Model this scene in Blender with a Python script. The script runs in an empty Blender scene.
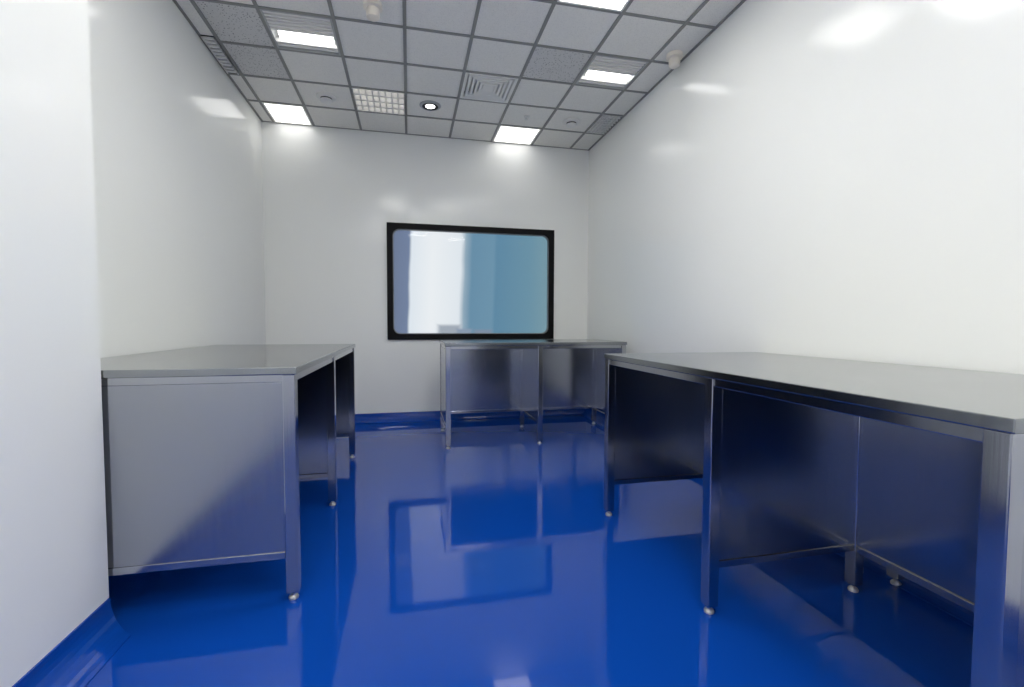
import bpy, bmesh, math
from mathutils import Vector, Matrix
H=1.1
XL,XR,YB,ZC=-1.463,2.106,5.301,3.154
XP,YP=-1.07,1.922
YF=-2.3
S=.471; X1=-1.429
scene=bpy.context.scene
# ---------------------------------------------------------------- materials
def new_mat(name):
    m=bpy.data.materials.new(name); m.use_nodes=True
    nt=m.node_tree; b=nt.nodes['Principled BSDF']; return m,nt,b
def pset(b,**k):
    for a,v in k.items(): b.inputs[a.replace('_',' ')].default_value=v
def simple(name,col,rough=.5,metal=0.,spec=.5):
    m,nt,b=new_mat(name); pset(b,Base_Color=(*col,1),Roughness=rough,Metallic=metal)
    b.inputs['Specular IOR Level'].default_value=spec
    return m
def add_noise_bump(nt,b,scale,strength,dist=.01,vec=(1,1,1),detail=3):
    tc=nt.nodes.new('ShaderNodeTexCoord'); mp=nt.nodes.new('ShaderNodeMapping')
    mp.inputs['Scale'].default_value=vec
    n=nt.nodes.new('ShaderNodeTexNoise'); n.inputs['Scale'].default_value=scale; n.inputs['Detail'].default_value=detail
    bp=nt.nodes.new('ShaderNodeBump'); bp.inputs['Strength'].default_value=strength; bp.inputs['Distance'].default_value=dist
    nt.links.new(tc.outputs['Object'],mp.inputs['Vector']); nt.links.new(mp.outputs[0],n.inputs['Vector'])
    nt.links.new(n.outputs['Fac'],bp.inputs['Height']); nt.links.new(bp.outputs[0],b.inputs['Normal'])
    return n
def wallmat():
    m,nt,b=new_mat('wall_gloss_paint'); pset(b,Base_Color=(.92,.93,.905,1),Roughness=.15)
    b.inputs['Specular IOR Level'].default_value=.3
    add_noise_bump(nt,b,2.5,.05,.02,detail=2); return m
def floormat():
    m,nt,b=new_mat('blue_epoxy'); pset(b,Base_Color=(.003,.056,.36,1),Roughness=.1)
    b.inputs['Specular IOR Level'].default_value=.5
    n=add_noise_bump(nt,b,1.6,.03,.02,detail=2)
    n2=nt.nodes.new('ShaderNodeTexNoise'); n2.inputs['Scale'].default_value=3
    mr=nt.nodes.new('ShaderNodeMapRange'); mr.inputs['To Min'].default_value=.035; mr.inputs['To Max'].default_value=.075
    nt.links.new(n2.outputs['Fac'],mr.inputs['Value']); nt.links.new(mr.outputs[0],b.inputs['Roughness'])
    return m
def steel(name,vec,col=(.46,.48,.5),r=(.15,.2),an=0.):
    m,nt,b=new_mat(name); pset(b,Base_Color=(*col,1),Metallic=1.)
    n=add_noise_bump(nt,b,6,.03,.002,vec,detail=4)
    mr=nt.nodes.new('ShaderNodeMapRange'); mr.inputs['To Min'].default_value=r[0]; mr.inputs['To Max'].default_value=r[1]
    nt.links.new(n.outputs['Fac'],mr.inputs['Value']); nt.links.new(mr.outputs[0],b.inputs['Roughness'])
    if an:
        t=nt.nodes.new('ShaderNodeTangent'); t.direction_type='RADIAL'; t.axis='Z'
        nt.links.new(t.outputs[0],b.inputs['Tangent']); b.inputs['Anisotropic'].default_value=an; b.inputs['Anisotropic Rotation'].default_value=.25
    return m
def tilemat(name,c,dark,scale):
    m,nt,b=new_mat(name); b.inputs['Roughness'].default_value=.8
    tc=nt.nodes.new('ShaderNodeTexCoord')
    v=nt.nodes.new('ShaderNodeTexVoronoi'); v.inputs['Scale'].default_value=scale
    n=nt.nodes.new('ShaderNodeTexNoise'); n.inputs['Scale'].default_value=scale*.6
    cr=nt.nodes.new('ShaderNodeValToRGB'); cr.color_ramp.elements[0].position=.12; cr.color_ramp.elements[1].position=.3
    cr.color_ramp.elements[0].color=(*dark,1); cr.color_ramp.elements[1].color=(*c,1)
    nt.links.new(tc.outputs['Object'],v.inputs['Vector']); nt.links.new(v.outputs['Distance'],cr.inputs['Fac'])
    mx=nt.nodes.new('ShaderNodeMixRGB'); mx.blend_type='MULTIPLY'; mx.inputs[0].default_value=.1
    nt.links.new(tc.outputs['Object'],n.inputs['Vector'])
    nt.links.new(cr.outputs[0],mx.inputs[1]); nt.links.new(n.outputs['Fac'],mx.inputs[2])
    nt.links.new(mx.outputs[0],b.inputs['Base Color']); return m
def emis(name,col,st):
    m,nt,b=new_mat(name); pset(b,Base_Color=(.8,.8,.8,1),Emission_Color=(*col,1),Emission_Strength=st); return m
M_wall=wallmat(); M_floor=floormat()
M_steelH=steel('brushed_steel_top',(1,1,1),(.33,.345,.35)); M_steelV=steel('brushed_steel_panel',(12,12,.6),(.41,.425,.45),(.16,.21),.45); M_leg=steel('brushed_steel_leg',(14,14,.5),(.46,.47,.49),(.12,.17))
M_tile=tilemat('ceiling_tile',(.96,.94,.88),(.78,.77,.72),90)
M_perf=tilemat('perforated_tile',(.74,.73,.70),(.14,.14,.13),60)
M_bar=simple('tbar_grey',(.28,.28,.26),.5)
M_white=simple('white_plastic',(.86,.85,.81),.4)
M_beige=simple('beige_plastic',(.88,.82,.72),.45)
M_dark=simple('dark_void',(.03,.03,.03),.7)
M_grey=simple('grey_metal',(.45,.46,.46),.4,.3)
M_black=simple('black_frame',(.004,.004,.005),.55,spec=.15)
M_gasket=simple('grey_gasket',(.22,.24,.26),.4)
M_foot=simple('foot_metal',(.62,.62,.6),.3,.6)
M_led=emis('led_panel',(1,.985,.95),2.5)
M_led3=emis('led_panel_medium',(1,.985,.94),9)
M_led_added=emis('led_panel_added_unseen',(1,.985,.945),22)  # strong emission for the unseen panels added as room fill
M_tube=emis('tube_light',(1,.99,.97),6)
M_dim=emis('dim_diffuser',(1,.98,.95),.9)
M_slab=simple('slab',(.3,.3,.3),.9)
# ---------------------------------------------------------------- helpers
COL=scene.collection
def link(o,parent=None):
    COL.objects.link(o)
    if parent: o.parent=parent
    return o
def empty(name,loc=(0,0,0)):
    e=bpy.data.objects.new(name,None); e.empty_display_size=.1; e.location=loc; COL.objects.link(e); return e
def box_bm(bm,x0,x1,y0,y1,z0,z1,mi=0):
    v=[bm.verts.new((x,y,z)) for z in (z0,z1) for x,y in ((x0,y0),(x1,y0),(x1,y1),(x0,y1))]
    for f in ((3,2,1,0),(4,5,6,7),(0,1,5,4),(1,2,6,5),(2,3,7,6),(3,0,4,7)):
        fa=bm.faces.new([v[i] for i in f]); fa.material_index=mi
def from_bm(name,bm,mats,parent=None,bevel=0,smooth=False,loc=None):
    me=bpy.data.meshes.new(name); bmesh.ops.recalc_face_normals(bm,faces=bm.faces); bm.to_mesh(me); bm.free()
    for m in mats: me.materials.append(m)
    o=bpy.data.objects.new(name,me); link(o,parent)
    if loc: o.location=loc
    if smooth:
        for p in me.polygons: p.use_smooth=True
    if bevel:
        b=o.modifiers.new('bevel','BEVEL'); b.width=bevel; b.segments=2; b.limit_method='ANGLE'
    return o
def boxes(name,bl,mats,parent=None,bevel=0):
    bm=bmesh.new()
    for b in bl: box_bm(bm,*b)
    return from_bm(name,bm,mats,parent,bevel)
def lathe(name,prof,mat,loc,parent=None,seg=32,axis='Z',mats=None,mi=None):
    bm=bmesh.new(); rings=[]
    for r,z in prof:
        if r<1e-5: rings.append([bm.verts.new((0,0,z))])
        else: rings.append([bm.verts.new((r*math.cos(a*2*math.pi/seg),r*math.sin(a*2*math.pi/seg),z)) for a in range(seg)])
    for k in range(len(rings)-1):
        a,b=rings[k],rings[k+1]
        for i in range(seg):
            j=(i+1)%seg
            if len(a)==1 and len(b)==1: continue
            if len(a)==1: f=bm.faces.new((a[0],b[i],b[j]))
            elif len(b)==1: f=bm.faces.new((a[i],a[j],b[0]))
            else: f=bm.faces.new((a[i],a[j],b[j],b[i]))
            if mi: f.material_index=mi[k]
    o=from_bm(name,bm,mats or [mat],parent)
    o.location=loc
    for p in o.data.polygons: p.use_smooth=True
    e=o.modifiers.new('es','EDGE_SPLIT'); e.split_angle=math.radians(40)
    return o
# ---------------------------------------------------------------- room shell
T=.12
boxes('floor',[(XL-T,XR+T,YF-T,YB+T,-.1,0)],[M_floor])
boxes('wall_left',[(XL-T,XL,YP,YB+T,0,ZC+.2)],[M_wall])
boxes('wall_left_pier',[(XL-T,XP,YF-T,YP,0,ZC+.2)],[M_wall])
boxes('wall_right',[(XR,XR+T,YF-T,YB+T,0,ZC+.2)],[M_wall])
boxes('wall_front',[(XP,XR,YF-T,YF,0,ZC+.2)],[M_wall])
WX0,WX1,WZ0,WZ1=-.231,1.673,.912,2.19
boxes('wall_back',[(XL,WX0+.02,YB,YB+T,0,ZC+.2),(WX1-.02,XR,YB,YB+T,0,ZC+.2),
    (WX0+.02,WX1-.02,YB,YB+T,0,WZ0+.02),(WX0+.02,WX1-.02,YB,YB+T,WZ1-.02,ZC+.2)],[M_wall])
# cove baseboards
def cove(name,p0,p1,n,zt=.1,w=.11,mit=0.):
    p0=Vector(p0);p1=Vector(p1);n=Vector(n); t=(p1-p0).normalized()
    prof=[(0.0,0.0),(.0,zt),(.006,zt)]
    for i in range(11):
        a=math.pi/2*i/10
        prof.append((.006+(w-.006)*(1-math.cos(a)), .003+(zt-.006)*(1-math.sin(a))))
    prof.append((w,0))
    bm=bmesh.new(); A=[];B=[]
    for d,z in prof:
        A.append(bm.verts.new((p0.x+n.x*d,p0.y+n.y*d,z))); B.append(bm.verts.new((p1.x+n.x*d-t.x*mit*d,p1.y+n.y*d-t.y*mit*d,z)))
    for i in range(len(prof)-1): bm.faces.new((A[i],A[i+1],B[i+1],B[i]))
    bm.faces.new(A); bm.faces.new(B[::-1])
    return from_bm(name,bm,[M_floor])
cove('baseboard_back',(XL,YB),(XR,YB),(0,-1),w=.07)
cove('baseboard_right',(XR,YF),(XR,YB),(-1,0))
cove('baseboard_left',(XL,YP),(XL,YB),(1,0))
cove('baseboard_pier',(XP,YF),(XP,YP),(1,0),mit=.8)
cove('baseboard_front',(XP,YF),(XR,YF),(0,1))
# ---------------------------------------------------------------- ceiling
nrow=int((YB-YF)/S)+1
XC0=-1.345   # first grid line, leaving a narrow border strip along the left wall
special={}  # (col,row)->kind
for c,r in ((0,0),(5,0)): special[(c,r)]='led'
special[(5,5)]='led3'
for c,r in ((2,6),(4,6),(3,8),(1,10),(4,10),(3,12),(5,13),(1,13)): special[(c,r)]='led_added'  # out-of-frame panels, added to brighten the walls more evenly
special[(1,3)]='air'; special[(6,3)]='air'
special[(2,1)]='louver'; special[(7,1)]='egg'; special[(4,2)]='diff'
special[(0,2)]='perf'; special[(5,3)]='perf'; special[(0,3)]='perf'; special[(1,5)]='perf'
bm=bmesh.new()
box_bm(bm,XL-T,XR+T,YF-T,YB+T,ZC+.2,ZC+.25,2)
def rect(c,r):
    x0=X1+c*S; x1=min(x0+S,XR); y1=YB-r*S; y0=max(y1-S,YF)
    if c==0: x0=XC0
    if c==-1: x0,x1=XL,XC0
    return x0,x1,y0,y1
g=.012
for c in range(-1,8):
    for r in range(nrow):
        x0,x1,y0,y1=rect(c,r)
        k=special.get((c,r))
        if k in ('led','led_added','led3','air','louver','egg','diff'): continue
        box_bm(bm,x0,x1,y0,y1,ZC+.006,ZC+.02,1 if k=='perf' else 0)
ceil=from_bm('ceiling',bm,[M_tile,M_perf,M_slab])
bl=[]
for c in range(0,8):
    x=X1+c*S if c else XC0
    bl.append((x-g,x+g,YF,YB,ZC,ZC+.03))
for r in range(0,nrow):
    y=YB-r*S; bl.append((XL,XR,max(y-g,YF),min(y+g,YB),ZC+.0005,ZC+.03))
bl+= [(XL,XL+.018,YF,YB,ZC-.001,ZC+.03),(XR-.018,XR,YF,YB,ZC-.001,ZC+.03)]
boxes('trim_1',bl,[M_bar])
def inner(c,r): 
    x0,x1,y0,y1=rect(c,r); return x0+g,x1-g,y0+g,y1-g
for (c,r),k in special.items():
    x0,x1,y0,y1=inner(c,r); cx,cy=(x0+x1)/2,(y0+y1)/2
    if k in('led','led_added','led3'):
        e=empty('led_panel_light',(cx,cy,ZC)); hx,hy=(x1-x0)/2,(y1-y0)/2  # covers the visible panels and the added unseen ones
        boxes('diffuser',[(-hx+.015,hx-.015,-hy+.015,hy-.015,.006,.014)],[{'led':M_led,'led_added':M_led_added,'led3':M_led3}[k]],e)
        boxes('frame',[(-hx,hx,-hy,-hy+.015,.0,.02),(-hx,hx,hy-.015,hy,.0,.02),(-hx,-hx+.015,-hy+.015,hy-.015,0,.02),(hx-.015,hx,-hy+.015,hy-.015,0,.02),(-hx,hx,-hy,hy,.02,.04)],[M_white],e)
    elif k=='air':
        e=empty('air_handling_light_fixture',(cx,cy,ZC)); hx,hy=(x1-x0)/2,(y1-y0)/2
        boxes('housing',[(-hx,hx,-hy,hy,.10,.11),(-hx,-hx+.012,-hy,hy,0,.1),(hx-.012,hx,-hy,hy,0,.1),(-hx,hx,-hy,-hy+.012,0,.1),(-hx,hx,hy-.012,hy,0,.1)],[M_grey],e)
        boxes('lamp_strip',[(-hx+.05,hx-.03,.03,.10,.004,.03)],[M_tube],e)
        sl=[(-hx+.012,hx-.012,y,y+.02,.004,.03) for y in [(-hy+.02+i*.036) for i in range(6)]+[hy-.05-i*.036 for i in range(2)]]
        boxes('louver_blades',sl,[M_white],e)
    elif k=='louver':
        e=empty('louvered_ceiling_light',(cx,cy,ZC)); hx,hy=(x1-x0)/2,(y1-y0)/2
        boxes('housing',[(-hx,hx,-hy,hy,.06,.07)],[M_dim],e)
        sl=[(-hx+i*2*hx/8-.006,-hx+i*2*hx/8+.006,-hy,hy,.0,.05) for i in range(9)]
        sl+=[(-hx,hx,-hy+i*2*hy/4-.012,-hy+i*2*hy/4+.012,.001,.05) for i in range(5)]
        boxes('louver_blades',sl,[M_white],e)
    elif k=='egg':
        e=empty('egg_crate_vent',(cx,cy,ZC)); hx,hy=(x1-x0)/2,(y1-y0)/2
        boxes('housing',[(-hx,hx,-hy,hy,.08,.09)],[M_dark],e)
        sl=[(-hx+i*2*hx/6-.005,-hx+i*2*hx/6+.005,-hy,hy,.0,.03) for i in range(7)]
        sl+=[(-hx,hx,-hy+i*2*hy/8-.008,-hy+i*2*hy/8+.008,.001,.03) for i in range(9)]
        boxes('grille',sl,[M_white],e)
    elif k=='diff':
        e=empty('square_air_diffuser',(cx,cy,ZC)); h=(x1-x0)/2
        boxes('housing',[(-h,h,-h,h,.07,.08),(-.05,.05,-.05,.05,.003,.07)],[M_white],e)
        bm=bmesh.new()
        for i in range(6):
            a=h-i*.036; b=a-.025
            if b<.02: continue
            q=[[bm.verts.new((sx*d,sy*d,z)) for sx,sy in ((-1,-1),(1,-1),(1,1),(-1,1))] for d,z in ((a,.02 if i else .0),(a-.004,.0),(b,.004),(b-.006,.03))]
            for u in range(3):
                for j in range(4):
                    bm.faces.new((q[u][j],q[u][(j+1)%4],q[u+1][(j+1)%4],q[u+1][j]))
        from_bm('vanes',bm,[M_white],e)
# linear vent in the border strip beside the left wall
vx=(XL+.018+XC0-g)/2; vw=(XC0-g-XL-.018)/2
e=empty('linear_air_vent',(vx,YB-2.6*S,ZC))
boxes('frame',[(-vw,vw,-.25,.25,-.004,.004)],[M_dark],e)
boxes('slats',[(-vw,vw,-.25+i*.05,-.25+i*.05+.026,-.014,-.004) for i in range(10)]+[(-vw,-vw+.008,-.25,.25,-.014,-.004),(vw-.008,vw,-.25,.25,-.014,-.004)],[M_white],e)
def colx(c): return X1+(c+.5)*S
def rowy(r): return YB-(r+.5)*S
def detector(x,y):
    e=empty('smoke_detector',(x,y,ZC+.006))
    lathe('base',[(0,0),(.085,0),(.085,-.014),(.065,-.022),(.055,-.024)],M_white,(0,0,0),e)
    lathe('gap_ring',[(.05,-.02),(.05,-.032)],M_dark,(0,0,0),e)
    lathe('head',[(.045,-.03),(.055,-.034),(.055,-.046),(.035,-.06),(0,-.064)],M_white,(0,0,0),e)
detector(colx(1),rowy(1)); detector(colx(6),rowy(1))
def heat(x,y):
    e=empty('motion_sensor',(x,y,ZC+.006))
    lathe('base',[(0,0),(.06,0),(.06,-.03),(.05,-.035),(.04,-.036)],M_beige,(0,0,0),e)
    lathe('head',[(.04,-.034),(.043,-.07),(.04,-.09),(.022,-.1),(0,-.102)],M_beige,(0,0,0),e)
heat(-.215,3.22); heat(2.0,3.3)
e=empty('recessed_downlight',(colx(3)-.01,rowy(1)-.03,ZC+.005))
lathe('trim_ring',[(.06,.0),(.065,-.012),(.09,-.012),(.1,-.004),(.1,.0)],M_grey,(0,0,0),e)
lathe('dark_baffle',[(.075,-.013),(.045,-.010)],M_dark,(0,0,0),e)
lathe('lens',[(0,-.0101),(.045,-.0101)],M_tube,(0,0,0),e)
e=empty('fire_sprinkler',(colx(5),rowy(1),ZC+.006))
lathe('escutcheon',[(0,0),(.03,0),(.028,-.006),(.012,-.01),(.01,-.03),(.02,-.032),(.02,-.035),(0,-.036)],M_white,(0,0,0),e)
# ---------------------------------------------------------------- window
def rrect(x0,x1,z0,z1,r,n=8):
    pts=[]
    for cx,cz,a0 in ((x1-r,z1-r,0),(x0+r,z1-r,90),(x0+r,z0+r,180),(x1-r,z0+r,270)):
        for i in range(n+1):
            a=math.radians(a0+90*i/n); pts.append((cx+r*math.cos(a),cz+r*math.sin(a)))
    return pts
win=empty('window_1',((WX0+WX1)/2,YB,(WZ0+WZ1)/2))
def ring(name,outer,inner_,y0,y1,mat):
    bm=bmesh.new(); n=len(outer)
    L=[[bm.verts.new((p[0],y,p[1])) for p in pts] for pts,y in ((outer,y0),(inner_,y0),(inner_,y1),(outer,y1))]
    for k in range(4):
        a,b=L[k],L[(k+1)%4]
        for i in range(n): bm.faces.new((a[i],a[(i+1)%n],b[(i+1)%n],b[i]))
    return from_bm(name,bm,[mat],win)
hw,hh=(WX1-WX0)/2,(WZ1-WZ0)/2
fw=.062
ring('frame',rrect(-hw,hw,-hh,hh,.004),rrect(-hw+fw,hw-fw,-hh+fw,hh-fw,.075),-.03,.03,M_black)
ring('gasket',rrect(-hw+fw,hw-fw,-hh+fw,hh-fw,.075),rrect(-hw+fw+.010,hw-fw-.010,-hh+fw+.010,hh-fw-.010,.07),-.014,.02,M_gasket)
m=bpy.data.materials.new('window_glass'); m.use_nodes=True; nt=m.node_tree; nt.nodes.clear()
o_=nt.nodes.new('ShaderNodeOutputMaterial'); tr=nt.nodes.new('ShaderNodeBsdfTransparent'); gl=nt.nodes.new('ShaderNodeBsdfGlossy'); gl.inputs['Roughness'].default_value=.03
gl.inputs[0].default_value=(.15,.15,.15,1)
fr=nt.nodes.new('ShaderNodeFresnel'); mx=nt.nodes.new('ShaderNodeMixShader')
tr.inputs[0].default_value=(.95,.97,.98,1)
nt.links.new(fr.outputs[0],mx.inputs[0]); nt.links.new(tr.outputs[0],mx.inputs[1]); nt.links.new(gl.outputs[0],mx.inputs[2]); nt.links.new(mx.outputs[0],o_.inputs[0])
bm=bmesh.new(); bm.faces.new([bm.verts.new((p[0],.0,p[1])) for p in rrect(-hw+fw,hw-fw,-hh+fw,hh-fw,.07)])
from_bm('glass',bm,[m],win)
# outside view: flat softly blurred backdrop panel right behind the glazing
m,nt,b=new_mat('outside_view'); pset(b,Base_Color=(0,0,0,1),Roughness=1.)
b.inputs['Specular IOR Level'].default_value=0
tc=nt.nodes.new('ShaderNodeTexCoord'); sp=nt.nodes.new('ShaderNodeSeparateXYZ'); nt.links.new(tc.outputs['Object'],sp.inputs[0])
mz=nt.nodes.new('ShaderNodeMath'); mz.operation='MULTIPLY_ADD'; mz.inputs[1].default_value=-.03
nt.links.new(sp.outputs['Z'],mz.inputs[0]); nt.links.new(sp.outputs['X'],mz.inputs[2])
nz=nt.nodes.new('ShaderNodeTexNoise'); nz.inputs['Scale'].default_value=3; nt.links.new(tc.outputs['Object'],nz.inputs['Vector'])
ad=nt.nodes.new('ShaderNodeMath'); ad.operation='MULTIPLY_ADD'; ad.inputs[1].default_value=.03; nt.links.new(nz.outputs['Fac'],ad.inputs[0]); nt.links.new(mz.outputs[0],ad.inputs[2])
mr=nt.nodes.new('ShaderNodeMapRange'); mr.inputs['From Min'].default_value=-hw+.02; mr.inputs['From Max'].default_value=hw+.02; nt.links.new(ad.outputs[0],mr.inputs['Value'])
cr=nt.nodes.new('ShaderNodeValToRGB'); R=cr.color_ramp
stops=[(0,(.15,.19,.29)),(.115,(.17,.22,.34)),(.13,(.74,.79,.84)),(.25,(.84,.86,.88)),(.42,(.76,.80,.84)),(.45,(.28,.39,.48)),(.49,(.14,.27,.385)),(.62,(.155,.29,.40)),(.64,(.115,.245,.36)),(.85,(.145,.28,.37)),(1,(.20,.32,.37))]
R.elements[0].position=0; R.elements[0].color=(*stops[0][1],1); R.elements[1].position=1; R.elements[1].color=(*stops[-1][1],1)
for p,c in stops[1:-1]:
    el=R.elements.new(p); el.color=(*c,1)
nt.links.new(mr.outputs[0],cr.inputs[0])
def blob(cx,cz,sx,sz,col,prev):
    mp=nt.nodes.new('ShaderNodeMapping'); mp.inputs['Location'].default_value=(-cx,0,-cz); nt.links.new(tc.outputs['Object'],mp.inputs[0])
    mp2=nt.nodes.new('ShaderNodeVectorMath'); mp2.operation='MULTIPLY'; mp2.inputs[1].default_value=(1/sx,0,1/sz); nt.links.new(mp.outputs[0],mp2.inputs[0])
    ab=nt.nodes.new('ShaderNodeVectorMath'); ab.operation='ABSOLUTE'; nt.links.new(mp2.outputs[0],ab.inputs[0])
    s2=nt.nodes.new('ShaderNodeSeparateXYZ'); nt.links.new(ab.outputs[0],s2.inputs[0])
    mm=nt.nodes.new('ShaderNodeMath'); mm.operation='MAXIMUM'; nt.links.new(s2.outputs['X'],mm.inputs[0]); nt.links.new(s2.outputs['Z'],mm.inputs[1])
    r=nt.nodes.new('ShaderNodeMapRange'); r.interpolation_type='SMOOTHSTEP'; r.inputs['From Min'].default_value=.6; r.inputs['From Max'].default_value=1.1; nt.links.new(mm.outputs[0],r.inputs['Value'])
    x=nt.nodes.new('ShaderNodeMixRGB'); x.inputs[1].default_value=(*col,1); nt.links.new(r.outputs[0],x.inputs[0]); nt.links.new(prev,x.inputs[2]); return x.outputs[0]
c_=blob(-.27,-.56,.15,.10,(.36,.40,.46),cr.outputs[0])
c_=blob(-.10,-.58,.10,.07,(.26,.32,.42),c_)
c_=blob(.12,-.58,.12,.06,(.22,.27,.36),c_)
nt.links.new(c_,b.inputs['Emission Color']); b.inputs['Emission Strength'].default_value=1.06
bm=bmesh.new(); bm.faces.new([bm.verts.new(p) for p in ((-hw+.03,.06,-hh+.03),(hw-.03,.06,-hh+.03),(hw-.03,.06,hh-.03),(-hw+.03,.06,hh-.03))])
from_bm('outside_view',bm,[m],win)
# ---------------------------------------------------------------- tables
HT=.927
LW=.046
def table(loc,rotz,length,depth,legs,back_off=.03,extra_back=None,name='stainless_steel_table'):
    """local frame: length along +X, front edge at y=0 (open side), depth to +Y"""
    e=empty(name,loc); e.rotation_euler=(0,0,rotz)
    boxes('top',[(0,length,0,depth,HT-.028,HT)],[M_steelH],e,.0025)
    ap=.03; z1=HT-.0285; z0=z1-ap
    boxes('apron',[(.012,length-.012,.012,.03,z0,z1),(.012,length-.012,depth-.03,depth-.012,z0,z1),
                   (.012,.03,.03,depth-.03,z0,z1),(length-.03,length-.012,.03,depth-.03,z0,z1)],[M_leg],e,.002)
    k=0; yb=depth-back_off-LW
    for x in legs:
        for y in (.006,yb)+((extra_back,) if extra_back else ()):
            k+=1
            boxes('leg_%d'%k,[(x-LW/2,x+LW/2,y,y+LW,.03,z1)],[M_leg],e,.003)
            lathe('foot_%d'%k,[(0,0),(.018,0),(.019,.006),(.016,.012),(.009,.016),(.009,.032)],M_foot,(x,y+LW/2,0),e)
    zb=.2
    for i,x in enumerate(legs):
        xo=0
        if i==0: xo=-LW/2+.010
        if i==len(legs)-1: xo=LW/2-.010
        boxes('side_panel_%d'%(i+1),[(x+xo-.006,x+xo+.006,LW+.006,yb,zb,z0 if i in(0,len(legs)-1) else z1)],[M_steelV],e)
        boxes('side_rail_%d'%(i+1),[(x+xo-.010,x+xo+.010,LW+.006,yb,zb-.028,zb)],[M_leg],e,.002)
    for i in range(len(legs)-1):
        a,b_=legs[i]+LW/2,legs[i+1]-LW/2
        boxes('back_panel_%d'%(i+1),[(a,b_,yb+.012,yb+.022,zb,z1)],[M_steelV],e)
        boxes('back_rail_%d'%(i+1),[(a,b_,yb+.006,yb+.03,zb-.028,zb)],[M_leg],e,.002)
    return e
y0=1.928; L=3.968-y0
table((-.428,y0,0),math.pi/2,L,1.02,[.03,1.0,L-.03],.05)
yr=2.47; L=yr-.625
table((1.083,yr,0),-math.pi/2,L,1.0,[.03,.945,L-.03],.275,extra_back=.9)
table((.298,4.02,0),0,1.70,.76,[.03,.86,1.67],.02)
# ---------------------------------------------------------------- camera
cd=bpy.data.cameras.new('camera'); cam=bpy.data.objects.new('camera',cd); COL.objects.link(cam)
cd.sensor_width=36; cd.lens=464.731*36/1024; cd.clip_start=.01
yaw,pitch,roll=.218,.044,.003
cam.matrix_world=Matrix.Translation((0,0,H))@Matrix.Rotation(-yaw,4,'Z')@Matrix.Rotation(math.pi/2-pitch,4,'X')@Matrix.Rotation(roll,4,'Z')
scene.camera=cam
w=bpy.data.worlds.new('world'); scene.world=w; w.use_nodes=True; w.node_tree.nodes['Background'].inputs[0].default_value=(.5,.55,.6,1); w.node_tree.nodes['Background'].inputs[1].default_value=.3
scene.view_settings.view_transform='Standard'
scene.view_settings.exposure=0
